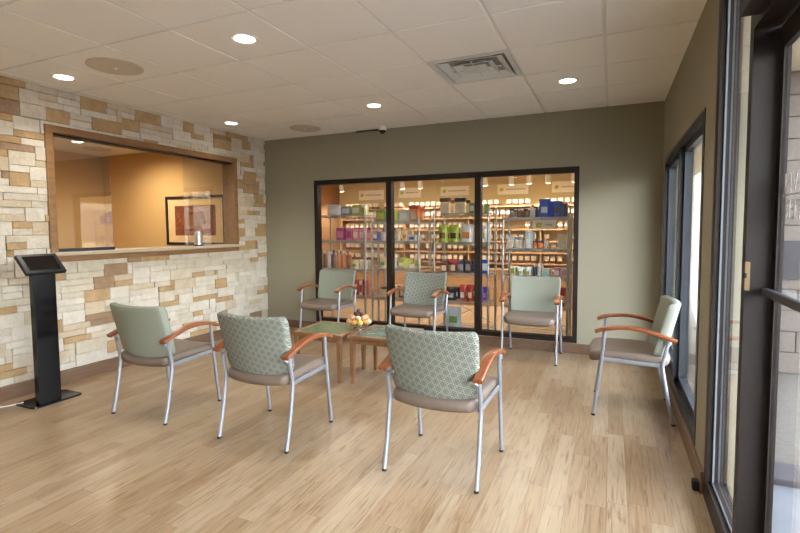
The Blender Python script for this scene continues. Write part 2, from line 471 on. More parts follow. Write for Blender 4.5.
# mirrored lettering: meant to be read from outside
M['decal'] = simple('white_decal', (236, 234, 230), .6)
def letters(txt, y, z, size):
    cu = bpy.data.curves.new('lettering', 'FONT'); cu.body = txt; cu.size = size; cu.extrude = .0006; cu.offset = .0012;  cu.space_character = 1.05
    tmp = bpy.data.objects.new('lettering', cu); COL.objects.link(tmp)
    bpy.context.view_layer.update()
    me = bpy.data.meshes.new_from_object(tmp.evaluated_get(bpy.context.evaluated_depsgraph_get()))
    bpy.data.objects.remove(tmp); me.name = 'lettering'; me.materials.clear(); me.materials.append(M['decal'])
    o = bpy.data.objects.new('lettering', me); link(o, d)
    o.location = (g0+.0125, y, z); o.rotation_euler = (PI/2, 0, PI/2)   # faces +X, outdoors
    return o
letters('VN', 1.92, 1.473, .09)
letters('TER', 1.872, 1.383, .09)
obj('lettering_rule', B(g0+.0112, g0+.0125, 1.72, 2.05, 1.460, 1.465), M['decal'], d)

t = thing('door_closer', 'dark box door closer fixed above the entrance door', 'door closer', (0, 0, 0))
obj('closer_body', B(XR-.062, e0-.0005, 1.62, 2.03, 2.075, 2.17, bev=.004), M['bronze'], t)
obj('closer_arm', B(XR-.05, XR+.04, 1.65, 1.68, 2.040, 2.054), M['bronze'], t)

tag(obj('door_stop', B(XR-.048, XR-.0165, 2.79, 2.84, .0, .055, bev=.01), M['rubber'], smooth=True), 'small dark rubber stop at the near end of the right baseboard', 'door stop')

# ------------------------------------------------------------------ lobby ceiling fittings
def can_bm():
    bm = bmesh.new(); lathe(bm, [(.09, 0), (.09, -.005), (.084, -.008), (.066, -.003), (.064, 0)], 32, cap=False); return bm
def lens_bm():
    bm = bmesh.new(); lathe(bm, [(.001, -.002), (.065, -.002), (.065, .002), (.001, .002)], 32); return bm
def spot_data(name, energy, col, angle, blend, r):
    l = bpy.data.lights.new(name, 'SPOT'); l.energy = energy; l.color = col; l.spot_size = math.radians(angle); l.spot_blend = blend; l.shadow_soft_size = r
    return l
CAN_E = 50
can_l = spot_data('can_lamp', CAN_E, (1, .955, .89), 112, 1.0, .07)
lens_me = None
cans = [(-4.04, 2.51, 'round recessed ceiling light nearest the viewer above stone wall'),
        (-2.19, 2.505, 'largest round recessed ceiling light, in mid ceiling nearest the viewer'),
        (-4.05, 4.37, 'round recessed ceiling light above the far end of the stone wall'),
        (-2.2, 4.365, 'round recessed ceiling light beside the dome camera in front of the back wall'),
        (-.365, 4.335, 'round recessed ceiling light at right beyond the square vent'),
        (-.35, 2.5, None), (-4.04, .65, None), (-2.19, .65, None), (-.35, .65, None), (-4.04, -1.0, None), (-2.19, -1.0, None), (-.35, -1.0, None)]
proto = None
for i, (x, y, lb) in enumerate(cans):
    if lb is None: continue
    if proto is None:
        proto = thing('recessed_light', lb, 'ceiling light', (x, y, ZC+.0), 0, 'recessed ceiling lights')
        obj('trim_ring', can_bm(), M['white'], proto, True); obj('lens', lens_bm(), M['lens'], proto)
        lo = bpy.data.objects.new('lamp', can_l); link(lo, proto); lo.location = (0, 0, -.02)
    else: dup(proto, (x, y, ZC), 0, lb)
for i, (x, y, lb) in enumerate(cans):
    if lb is None:
        dup(proto, (x, y, ZC), 0, 'round recessed ceiling light behind the viewer out of the photo')
def spk():
    bm = bmesh.new(); lathe(bm, [(.19, 0), (.19, -.008), (.18, -.012), (.02, -.014), (.001, -.014)], 40); return bm
s1 = thing('ceiling_speaker', 'large round grey speaker grille nearest the viewer over the kiosk side', 'speaker', (-3.43, 2.51, ZC), 0, 'ceiling speakers')
obj('grille', spk(), M['grille'], s1, True)
bm = bmesh.new(); lathe(bm, [(.014, -.014), (.012, -.022), (.001, -.024)], 14); obj('centre_button', bm, M['white'], s1, True)
dup(s1, (-3.44, 4.96, ZC), 0, 'round grey speaker grille close to the back wall')
# vent: stepped square diffuser
a, b, c, d_ = vent_rect; vx, vy = (a+b)/2, (c+d_)/2; hw = (b-a)/2-.012
v = thing('ceiling_vent', 'square stepped metal air vent set in the ceiling tiles', 'vent', (vx, vy, ZC))
bm = bmesh.new()
def sq_ring(bm, r0, z0, r1, z1, mi=0):
    A = [bm.verts.new((sx*r0, sy*r0, z0)) for sx, sy in ((-1,-1),(1,-1),(1,1),(-1,1))]
    Bv = [bm.verts.new((sx*r1, sy*r1, z1)) for sx, sy in ((-1,-1),(1,-1),(1,1),(-1,1))]
    for i in range(4):
        f = bm.faces.new((A[i], A[(i+1)%4], Bv[(i+1)%4], Bv[i])); f.material_index = mi
sq_ring(bm, hw+.006, .004, hw+.006, -.003); sq_ring(bm, hw+.006, -.003, hw-.03, -.003); sq_ring(bm, hw-.03, -.003, hw-.05, .03)
obj('vent_frame', bm, M['vent'], v)
for r in (.242, .155):
    bm = bmesh.new(); sq_ring(bm, r, -.004, r-.055, .028); sq_ring(bm, r, -.004, r-.006, -.006); sq_ring(bm, r-.006, -.006, r-.061, .026)
    obj('vane', bm, M['vent'], v)
obj('vent_throat', B(-hw, hw, -hw, hw, .034, .09), simple('vent_throat_grey', (168, 166, 160), .8), v)
bm = bmesh.new(); box(bm, -.19, .19, -.004, .004, -.002, .004); box(bm, -.004, .004, -.19, .19, -.002, .004); obj('cross_bar', bm, M['vent'], v)
obj('centre_plate', B(-.085, .085, -.085, .085, .0, .005), M['vent'], v)
# dome camera
cm = thing('security_camera', 'small white dome security camera hanging at the ceiling edge', 'camera', (-2.575, 5.33, ZC))
bm = bmesh.new(); lathe(bm, [(.052, 0), (.055, -.012), (.05, -.03), (.042, -.038)], 24); obj('mount', bm, M['white'], cm, True)
bm = bmesh.new(); lathe(bm, [(.04, -.036), (.039, -.05), (.03, -.068), (.015, -.077), (.001, -.079)], 24); obj('dome', bm, M['screen'], cm, True)
obj('shaded_gap_strip', B(-.40, -.06, .06, .085, -.018, -.002), M['blackm'], cm)  # dark strip painted for the shade of a gap at the ceiling

# ------------------------------------------------------------------ chairs
def make_chair(name, label, fabric, loc, rz):
    t = thing(name, label, 'chair', loc, rz, 'waiting room armchairs')
    HX = .268
    for s in (-1, 1):
        bm = bmesh.new()
        sweep(bm, catmull([(s*HX, .2535, .012), (s*HX, .2275, .22), (s*HX, .2055, .412), (s*HX, .1845, .640)]), circ(.0125, 12))
        leg = obj('leg', bm, M['silver'], t, True)
        bm = bmesh.new(); lathe(bm, [(.0125, 0), (.0132, .003), (.0132, .012), (.0125, .014)], 12, (s*HX, .2535, 0)); obj('foot_cap', bm, M['rubber'], leg, True)
        bm = bmesh.new()
        sweep(bm, catmull([(s*HX, -.2545, .012), (s*HX, -.2195, .16), (s*HX, -.1885, .338), (s*HX, -.1805, .41), (s*HX, -.1965, .50), (s*HX, -.2145, .592)]), circ(.0125, 12))
        leg = obj('leg', bm, M['silver'], t, True)
        bm = bmesh.new(); lathe(bm, [(.0125, 0), (.0132, .003), (.0132, .012), (.0125, .014)], 12, (s*HX, -.2545, 0)); obj('foot_cap', bm, M['rubber'], leg, True)
        # side rail under the seat
        bm = bmesh.new(); sweep(bm, [(s*.262, .205, .418), (s*.262, -.178, .405)], rrect(.006, .014, .003)); obj('side_rail', bm, M['silver'], t, True)
        # bentwood arm
        bm = bmesh.new()
        path = catmull([(s*HX, .250, .614), (s*HX, .185, .6385), (s*HX, .064, .6545), (s*HX, -.05, .646), (s*(HX+.002), -.16, .617), (s*(HX+.006), -.26, .584)], 7)
        sweep(bm, path, lambda q: rrect(.028-.006*max(0, abs(q-.45)-.3)*2, .0125, .007, 3))
        obj('armrest', bm, M['arm'], t, True)
    # back brackets
    for s in (-1, 1):
        bm = bmesh.new(); sweep(bm, catmull([(s*.266, -.205, .54), (s*.25, -.222, .56), (s*.22, -.226, .565)], 4), circ(.009, 8)); obj('back_bracket', bm, M['silver'], t, True)
    for y_ in (-.172, .19):
        bm = bmesh.new(); sweep(bm, [(-.262, y_, .405), (.262, y_, .405)], rrect(.012, .008, .003), up=Vector((0, 0, 1))); obj('cross_rail', bm, M['silver'], t, True)
    # backrest
    H = .385
    def fb(x, th, y):
        q = (x/.25)**2
        z = .462 + y*.965 - .03*(1-q)*(1-y/H)**1.2 - .008*(1-q)*(y/H)
        yy = -.176 - .235*y - .045*(1-q) + .03 + th
        return Vector((x*(.95+.06*y/H), yy, z))
    obj('backrest', pad(.53, H, .058, .014, .038, fb), fabric, t, True)
    # seat
    D = .50
    def fs(x, th, y):
        q = 1-(x/.25)**2
        yy = -.205 + y*1.05 + .028*q*(y/D) - .045*q*(1-y/D)
        z = .432 + th + .010*math.sin(PI*min(1, y/D*1.1)) - .03*max(0, (y/D-.8)/.2)**2 - .01*q - .006*(1-y/D)
        return Vector((x, yy, z))
    obj('seat', pad(.508, D-.035, .07, .026, .06, fs), M['vinyl'], t, True)
    return t
plain = make_chair('waiting_chair', 'plain sage backed armchair standing beside the kiosk along the stone wall', M['sage'], (-3.10, 2.587, 0), 0)
pat = make_chair('waiting_chair', 'lattice patterned armchair seen from behind between plain chair and center chair', M['patt'], (-2.055, 2.573, 0), 0)
dup(pat, (-.870, 2.605, 0), math.radians(-2.4), 'lattice patterned armchair seen from behind nearest the viewer at center of floor')
dup(plain, (.153, 3.945, 0), PI/2, 'armchair seen side on in front of the right wall window')
dup(plain, (-.75, 5.115, 0), PI, 'plain sage armchair against the right pane of the shop window')
dup(pat, (-2.02, 5.105, 0), PI, 'lattice patterned armchair facing the viewer against the shop window middle pane')
dup(plain, (-3.235, 5.105, 0), PI, 'plain sage armchair facing the viewer against left pane of the shop window')

# ------------------------------------------------------------------ low tables
def make_table(label, inlay, x0, x1, y0, y1):
    t = thing('side_table', label, 'table', ((x0+x1)/2, (y0+y1)/2, 0), 0, 'low square tables')
    a, b = (x1-x0)/2, (y1-y0)/2; h = .432
    bm = bmesh.new(); fw = .042
    box(bm, -a, a, -b, -b+fw, h-.028, h, 0, .004); box(bm, -a, a, b-fw, b, h-.028, h, 0, .004)
    box(bm, -a, -a+fw, -b+fw, b-fw, h-.028, h, 0, .003); box(bm, a-fw, a, -b+fw, b-fw, h-.028, h, 0, .003)
    obj('tabletop', bm, M['tablewood'], t)
    obj('inlay_panel', B(-a+fw, a-fw, -b+fw, b-fw, h-.02, h-.002), inlay, t)
    bm = bmesh.new(); i = .03
    box(bm, -a+i, a-i, -b+i, -b+i+.018, h-.075, h-.028); box(bm, -a+i, a-i, b-i-.018, b-i, h-.075, h-.028)
    box(bm, -a+i, -a+i+.018, -b+i, b-i, h-.075, h-.028); box(bm, a-i-.018, a-i, -b+i, b-i, h-.075, h-.028)
    obj('apron', bm, M['tablewood'], t)
    for sx in (-1, 1):
        for sy in (-1, 1):
            bm = bmesh.new(); vs = box(bm, -.021, .021, -.021, .021, 0, h-.028)
            for v_ in vs[:4]: v_.co.x *= .68; v_.co.y *= .68
            for v_ in vs: v_.co.x += sx*(a-.037); v_.co.y += sy*(b-.037)
            obj('leg', bm, M['tablewood'], t)
    return t
make_table('low wooden table with green inlay top, left of the pair', M['green'], -2.665, -2.142, 3.562, 4.085)
make_table('low wooden table with glossy teal inlay top, right of the pair', M['teal'], -2.098, -1.575, 3.588, 4.111)
bwl = thing('glass_bowl', 'small clear footed bowl straddling the two low tables', 'bowl', (-2.12, 3.86, .432))
bm = bmesh.new()
pr = [(.055, 0), (.055, .006), (.02, .012), (.03, .022), (.08, .035), (.106, .05), (.12, .072)]
lathe(bm, pr+[(r-.004, z+.004) for r, z in reversed(pr[3:])], 28, cap=True)
obj('bowl_shell', bm, M['glassr'], bwl, True)
def ball_bm(r, seed, lobes):
    bm = bmesh.new(); bmesh.ops.create_icosphere(bm, subdivisions=3, radius=r)
    for v_ in bm.verts:
        an = math.atan2(v_.co.y, v_.co.x); k = 1+.07*math.cos(lobes*an)*(1-abs(v_.co.z)/r)
        v_.co.x *= k; v_.co.y *= k; v_.co.z *= .9
    lathe(bm, [(r*.12, r*.8), (r*.08, r*1.15), (r*.1, r*1.25)], 6, mi=1)
    return bm
M['stem'] = simple('gourd_stem', (92, 70, 44), .8)
gc = {'orange': (206, 136, 52), 'yellow': (216, 172, 78), 'cream': (206, 178, 138), 'pink cream': (198, 148, 116), 'maroon': (78, 44, 42), 'amber': (190, 140, 62)}
GB = Vector((-2.125, 3.86, .432)); rg = random.Random(5)
heap = []
for ring, (n, rad, z0, r0) in enumerate(((10, .09, .074, .0275), (7, .063, .112, .027), (4, .031, .142, .0215))):
    for q in range(n):
        an = -PI/2 + 2*PI*(q+.5*(ring % 2))/n
        cn = ('amber', 'cream', 'yellow', 'pink cream', 'orange')[(q*2+ring) % 5] if ring < 2 else ('maroon', 'maroon', 'amber', 'maroon')[q]
        heap.append((cn, rad*math.cos(an), rad*math.sin(an), z0, r0, f'{ordw(q+1)} anticlockwise from the front in the {("bottom", "middle", "top")[ring]} ring'))
heap.append(('maroon', 0, 0, .170, .021, 'crowning the heap'))
for i, (cn, x, y, z, r, wh) in enumerate(heap):
    if ('g_'+cn) not in M: M['g_'+cn] = simple('gourd_'+cn.replace(' ', '_'), gc[cn], .45, noise=.2, scale=40)
    o = obj('ornamental_gourd', ball_bm(r, i, 5+i % 3), [M['g_'+cn], M['stem']], None, True, (GB.x+x, GB.y+y, GB.z+z))
    o.rotation_euler = (rg.uniform(-.7, .7), rg.uniform(-.7, .7), rg.uniform(0, 6))
    tag(o, f'{cn} ball ornament, {wh} of the bowl', 'ornament', 'round ornaments heaped in the bowl')

# ------------------------------------------------------------------ kiosk and cable
k = thing('kiosk', 'tall black tablet kiosk standing in front of the stone wall', 'kiosk', (-4.13, 2.33, 0))
bm = bmesh.new(); vs = []
sh = rrect(.13, .19, .035, 5)
lo_ = [bm.verts.new((x, y, .0)) for x, y in sh]; hi = [bm.verts.new((x*.985, y*.985, .012)) for x, y in sh]
for i in range(len(sh)): bm.faces.new((lo_[i], lo_[(i+1) % len(sh)], hi[(i+1) % len(sh)], hi[i]))
bm.faces.new(lo_[::-1]); bm.faces.new(hi)
obj('base_plate', bm, M['black'], k)
obj('column', B(.055, .112, -.135, .028, .012, 1.085, bev=.005), M['black'], k)
bm = bmesh.new(); box(bm, -.098, .098, -.146, .146, -.016, .016, 0, .008, 3)
tb = obj('tablet_frame', bm, M['blackm'], k, True); tb.location = (.07, -.05, 1.1); tb.rotation_euler = (0, math.radians(45), 0)
obj('screen', B(-.072, .072, -.112, .112, .0162, .0175), M['screen'], tb)
cu = bmesh.new(); sweep(cu, catmull([(-4.20, 2.18, .018), (-4.27, 2.1, .004), (-4.36, 2.0, .004), (-4.40, 1.8, .004), (-4.405, 1.4, .004)]), circ(.0035, 8), up=Vector((0, 0, 1)))
tag(obj('power_cord', cu, M['white'], None, True), 'white power cord running from the kiosk base along the floor', 'cord')

# ------------------------------------------------------------------ reception room
struct(obj('wall_reception', B(-7.9, -7.8, YF, YB, 0, ZC+.1), M['warmwall']), 'warm tan far wall of the reception room')
struct(obj('wall_reception_end', B(-7.8, XL-.17, YB-.03, YB-.001, 0, ZC+.1), M['warmwall']), 'warm tan end wall of the reception room')
bm = bmesh.new(); box(bm, -7.9, XL-.17, YF, YB, ZC, ZC+.02)
struct(obj('ceiling_reception', bm, M['tile']), 'reception room ceiling')
rec_l = spot_data('reception_lamp', 105, (1, .88, .70), 170, .8, .07)
def rec_can(x, y, lb):
    q = dup(proto, (x, y, ZC), 0, lb)
    for c_ in q.children:
        if c_.type == 'LIGHT': c_.data = rec_l
rec_can(-6.3, 4.6, 'warm recessed ceiling light inside reception, nearest its end wall')
rec_can(-5.6, 2.7, 'reception ceiling light standing in for a reflection in the left glass')  # lamp stands in for a light reflected in the left pane
t = thing('ceiling_grille', 'round grey ceiling grille inside the reception room', 'grille', (-7.1, 4.85, ZC))
obj('grille_face', spk(), M['grille'], t, True)
ar = thing('framed_artwork', 'black framed abstract red and gold picture on reception wall', 'picture', (-5.745, YB-.031, 1.5))
fx, fz = .595, .37
bm = bmesh.new()
for q in ((-fx, -fx+.04, -fz, fz), (fx-.04, fx, -fz, fz), (-fx+.04, fx-.04, fz-.04, fz), (-fx+.04, fx-.04, -fz, -fz+.04)): box(bm, q[0], q[1], -.03, 0, q[2], q[3], 0, .003)
obj('picture_frame', bm, M['blackm'], ar)
obj('mat_board', B(-fx+.04, fx-.04, -.014, -.002, -fz+.04, fz-.04), simple('cream_mat', (226, 192, 140), .9, noise=.02), ar)
tt = NT('abstract_print'); co = tt.coord()
mp = tt.n('ShaderNodeMapping', {'Vector': co, 'Scale': (5, 1, 2.2)}).outputs[0]
nz_ = tt.n('ShaderNodeTexNoise', {'Vector': mp, 'Scale': 3.2, 'Detail': 7, 'Distortion': 2.2}).outputs[0]
pm = tt.done(tt.pbr(color=tt.ramp(nz_, [(.3, col_srgb(72, 70, 40)), (.43, col_srgb(120, 70, 38)), (.5, col_srgb(112, 30, 22)), (.58, col_srgb(166, 104, 48)), (.66, col_srgb(96, 36, 32))]), rough=.6))
obj('print', B(-.41, .41, -.0165, -.0145, -.225, .225), pm, ar)
cn = thing('dispenser', 'small silver dome topped dispenser on the granite ledge', 'dispenser', (XL-.02, 4.23, WZ0+.0505))
bm = bmesh.new(); lathe(bm, [(.05, 0), (.05, .006), (.044, .01), (.044, .09)], 24); obj('body', bm, M['alum'], cn, True)
bm = bmesh.new(); lathe(bm, [(.046, .088), (.047, .12), (.042, .148), (.03, .165), (.012, .173), (.001, .174)], 24); obj('dome_lid', bm, M['alum'], cn, True)
bm = bmesh.new(); lathe(bm, [(.053, 0), (.053, .012), (.04, .012)], 24); obj('base_ring', bm, M['blackm'], cn, True)

# ------------------------------------------------------------------ store behind the window
SB, SC_ = 8.6, 2.30
struct(obj('wall_store_back', B(-5.35, .62, SB, SB+.1, 0, SC_+.1), M['storewall']), 'warm lit back wall of the store')
struct(obj('wall_store_left', B(-5.25, -5.15, YB+.13, SB, 0, SC_+.1), simple('store_side_wall', (150, 112, 76), .8)), 'brown side wall of the store')
struct(obj('wall_store_right', B(.45, .55, YB+.13, SB, 0, SC_+.1), M['storewall']), 'right side wall of the store')
struct(obj('ceiling_store', B(-5.35, .62, YB+.13, SB, SC_, SC_+.1), simple('store_ceiling', (222, 206, 176), .9)), 'pale store ceiling')
# unseen glowing panels added above the opening to brighten the store
M['panel'] = emission('added_panel_glow', (1, .91, .77), 12)  # glow of the added fill panels
tl = None
for i, (x, y) in enumerate(((-4.0, 6.5), (-2.4, 6.5), (-.8, 6.5))):
    p = thing('added_fill_panel', ['unseen fill light panel added over the left rack', 'unseen fill light panel added over the middle racks', 'unseen fill light panel added over the right rack'][i], 'ceiling light', (x, y, SC_), 0, 'unseen fill panels added in the store')
    obj('panel_frame', B(-.62, .62, -.32, .32, -.02, 0), M['white'], p)
    obj('diffuser', B(-.58, .58, -.28, .28, -.024, -.0202), M['panel'], p)
# track lights
tk_l = spot_data('track_lamp', 46, (1, .88, .70), 130, .7, .035)
tk = None
TRK = [(-3.48, 8.0, 'track lamp left in the middle pane'), (-3.13, 8.0, 'track lamp right in the middle pane'), (-1.965, 8.0, 'leftmost track lamp in the right pane of the shop window'),
       (-1.53, 8.0, 'track lamp above the leaf sign in the right pane'), (-1.24, 8.0, 'track lamp right of the leaf sign in the right pane'), (-.95, 8.0, 'track lamp above the blue bags in the right pane'), (-.56, 8.0, 'brightest track lamp at the right edge of the shop window'),
       (-4.75, 8.0, 'track lamp in the left pane of the shop window')]
for x, y, lb in TRK:
    if tk is None:
        tk = thing('track_light', lb, 'track light', (x, y, SC_), 0, 'store track lights')
        bm = bmesh.new(); box(bm, -.012, .012, -.012, .012, -.12, 0); obj('stem', bm, M['white'], tk)
        bm = bmesh.new(); lathe(bm, [(.035, .06), (.042, .05), (.045, -.07), (.04, -.07)], 18, cap=True); hd = obj('lamp_head', bm, M['white'], tk, True)
        hd.location = (0, 0, -.16); hd.rotation_euler = (math.radians(18), 0, 0)
        bm = bmesh.new(); lathe(bm, [(.001, -.074), (.038, -.074), (.038, -.0705), (.001, -.0705)], 18); ln_ = obj('lamp_lens', bm, M['lensw'], hd)
        lo = bpy.data.objects.new('lamp', tk_l); link(lo, tk); lo.location = (0, 0, -.27); lo.rotation_euler = (math.radians(8), 0, 0)
    else: dup(tk, (x, y, SC_), 0, lb)
tag(obj('lighting_track', B(-5.1, .4, 7.985, 8.015, SC_-.02, SC_), M['white']), 'white ceiling track carrying the store lamps', 'track')

# wall shelving with small boxes
M['shelfwood'] = wood('shelf_wood', (150, 112, 76), (170, 132, 92), .5, (1.5, 6, 6))
rows_z = [.747, .937, 1.128, 1.335, 1.542, 1.739]
sh_ = thing('wall_shelving', 'long wooden shelving of six boards on the store back wall', 'shelving', (0, SB, 0))
for z in rows_z: obj('shelf_board', B(-4.95, .35, -.26, -.002, z-.022, z), M['shelfwood'], sh_)
for x in (-4.96, -3.6, -2.35, -1.1, .35): obj('upright', B(x-.01, x+.01, -.25, -.002, .0, 1.80), M['shelfwood'], sh_)
rown = ['lowest', 'second lowest', 'third lowest', 'third highest', 'second highest', 'highest']
M['smallbox'] = simple('white_carton', (238, 226, 204), .6, noise=.03)
M['boxbase'] = simple('brown_label', (104, 62, 36), .6)
def small_box(h):
    bm = bmesh.new(); box(bm, -.037, .037, -.035, .035, h*.36, h, 0, .003, 1); box(bm, -.037, .037, -.035, .035, 0, h*.36, 1, .003, 1); return bm
sb_proto = []
for h in (.125, .14, .11):
    me = bpy.data.meshes.new('small_carton'); b_ = small_box(h); bmesh.ops.recalc_face_normals(b_, faces=b_.faces); b_.to_mesh(me); b_.free(); me.materials.append(M['smallbox']); me.materials.append(M['boxbase']); sb_proto.append(me)
rb = random.Random(3)
for ri, z in enumerate(rows_z):
    x = -4.86; n = 0; mi = ri % 3
    while x < .28:
        if min(abs(x-u) for u in (-4.96, -3.6, -2.35, -1.1, .35)) > .06 and rb.random() > .1:
            n += 1
            o = bpy.data.objects.new('small_carton', sb_proto[mi]); link(o); o.location = (x, SB-.15, z+.0005); o.rotation_euler = (0, 0, rb.uniform(-.08, .08))
            tag(o, f'small white carton, {ordw(n)} from the left on the {rown[ri]} back wall shelf', 'carton', f'cartons on the {rown[ri]} back wall shelf')
        x += .107
# base cabinets under the wall shelving
cb = thing('base_cabinet', 'long wooden base cabinet below the store wall shelving', 'cabinet', (0, SB, 0))
obj('cabinet_body', B(-4.9, .3, -.40, -.27, .0, .62, bev=.005), M['shelfwood'], cb)
obj('cabinet_top', B(-4.92, .32, -.42, -.265, .6205, .65, bev=.004), M['shelfwood'], cb)

# signs with a leaf mark
M['sign'] = simple('sign_white', (240, 232, 212), .5, noise=.01)
M['leaf'] = simple('leaf_green', (176, 184, 60), .5)
M['grey'] = simple('faint_grey_text', (190, 180, 160), .6)
def sign(x0, x1, z0, z1, y, label):
    cx, cz = (x0+x1)/2, (z0+z1)/2; a, b = (x1-x0)/2, (z1-z0)/2
    t = thing('wall_sign', label, 'sign', (cx, y, cz), 0, 'white leaf signs in the store')
    obj('board', B(-a, a, -.015, 0, -b, b, bev=.003), M['sign'], t)
    bm = bmesh.new(); n = 12; ring = []
    for q in range(n):
        u = q/(n-1)*PI; ring.append((-.035+.07*q/(n-1), .026*math.sin(u)))
    pts = ring + [(x, -z) for x, z in reversed(ring[1:-1])]
    rotp = [(x*.8-z*.6, x*.6+z*.8) for x, z in pts]
    va = [bm.verts.new((-a+.075+x*1.25, -.0165, z*1.25)) for x, z in rotp]; vb = [bm.verts.new((-a+.075+x*1.25, -.015, z*1.25)) for x, z in rotp]
    bm.faces.new(va); bm.faces.new(vb)
    for q in range(len(va)): bm.faces.new((va[q], va[(q+1) % len(va)], vb[(q+1) % len(va)], vb[q]))
    obj('leaf_mark', bm, M['leaf'], t)
    obj('text_line', B(-a+.15, a-.05, -.0162, -.015, -.012, .012), M['grey'], t)
for a, b, c, d_, lb in [(-4.69, -4.14, 1.93, 2.12, 'in the left pane of the shop window'), (-3.81, -3.35, 1.95, 2.14, 'at the left of the middle pane'), (-2.95, -2.41, 1.96, 2.13, 'at the right of the middle pane'), (-1.884, -1.345, 1.945, 2.125, 'at the left of the right pane'), (-.95, -.35, 1.95, 2.135, 'at the far right of the shop window')]:
    sign(a, b, c, d_, SB-.001, 'white sign board with green leaf mark high '+lb)

sign(-.90, -.62, 1.335, 1.448, 6.125, 'white leaf mark sign hung under the top shelf of the rightmost wire rack')
# chrome wire racks
RACK = {'left': ((-3.83, -3.05), [1.548, 1.198, .804, .441], 1.62), 'second': ((-2.94, -2.27), [1.456, 1.195, .83, .44], 1.50),
        'third': ((-2.06, -1.365), [1.544, 1.18, .80, .44, .10], 1.62), 'right': ((-1.19, -.45), [1.481, 1.114, .781, .44, .12], 1.53)}
RY0, RY1 = 5.74, 6.14
for nm, ((x0, x1), zs, top) in RACK.items():
    t = thing('wire_rack', {'left': 'chrome wire rack in the left pane behind the plain chair', 'second': 'chrome wire rack behind the left mullion of the shop window', 'third': 'chrome wire rack at the right of the middle pane', 'right': 'chrome wire rack in the right pane holding blue bags'}[nm], 'rack', (0, 0, 0), 0, 'chrome wire racks in the store')
    for x in (x0, x1):
        for y in (RY0, RY1):
            bm = bmesh.new(); sweep(bm, [(x, y, 0), (x, y, top)], circ(.0155, 10), up=Vector((1, 0, 0))); obj('post', bm, M['chrome'], t, True)
    for z in zs:
        bm = bmesh.new()
        for dz in (-.004, -.03):
            box(bm, x0, x1, RY0-.006, RY0+.004, z-.007+dz, z+.0035+dz); box(bm, x0, x1, RY1-.004, RY1+.004, z-.004+dz, z+.0035+dz)
            box(bm, x0-.004, x0+.004, RY0, RY1, z-.004+dz, z+.0035+dz); box(bm, x1-.004, x1+.004, RY0, RY1, z-.004+dz, z+.0035+dz)
        n = int((x1-x0)/.026)
        for i in range(1, n): box(bm, x0+(x1-x0)*i/n-.0018, x0+(x1-x0)*i/n+.0018, RY0, RY1, z-.005, z-.0005)
        for y in (RY0+.13, RY0+.27): box(bm, x0, x1, y-.003, y+.003, z-.011, z-.005)
        for i in range(0, n, 2):
            xa = x0+(x1-x0)*i/n; xb = x0+(x1-x0)*min(n, i+1)/n; xc = x0+(x1-x0)*min(n, i+2)/n
            sweep(bm, [(xa, RY0, z-.032), (xb, RY0, z-.006), (xc, RY0, z-.032)], circ(.0035, 5), up=Vector((0, 1, 0)))
        obj('wire_shelf', bm, M['chrome'], t)
    bm = bmesh.new()
    for za, zb in ((zs[-1], zs[-2]),) if nm in ('third', 'right') else ():
        sweep(bm, [(x0, RY1, za), (x1, RY1, zb)], circ(.005, 6), up=Vector((0, 1, 0))); sweep(bm, [(x0, RY1+.012, zb), (x1, RY1+.012, za)], circ(.005, 6), up=Vector((0, 1, 0)))
    if nm in ('third', 'right'): obj('cross_brace', bm, M['chrome'], t)
    else: bm.free()

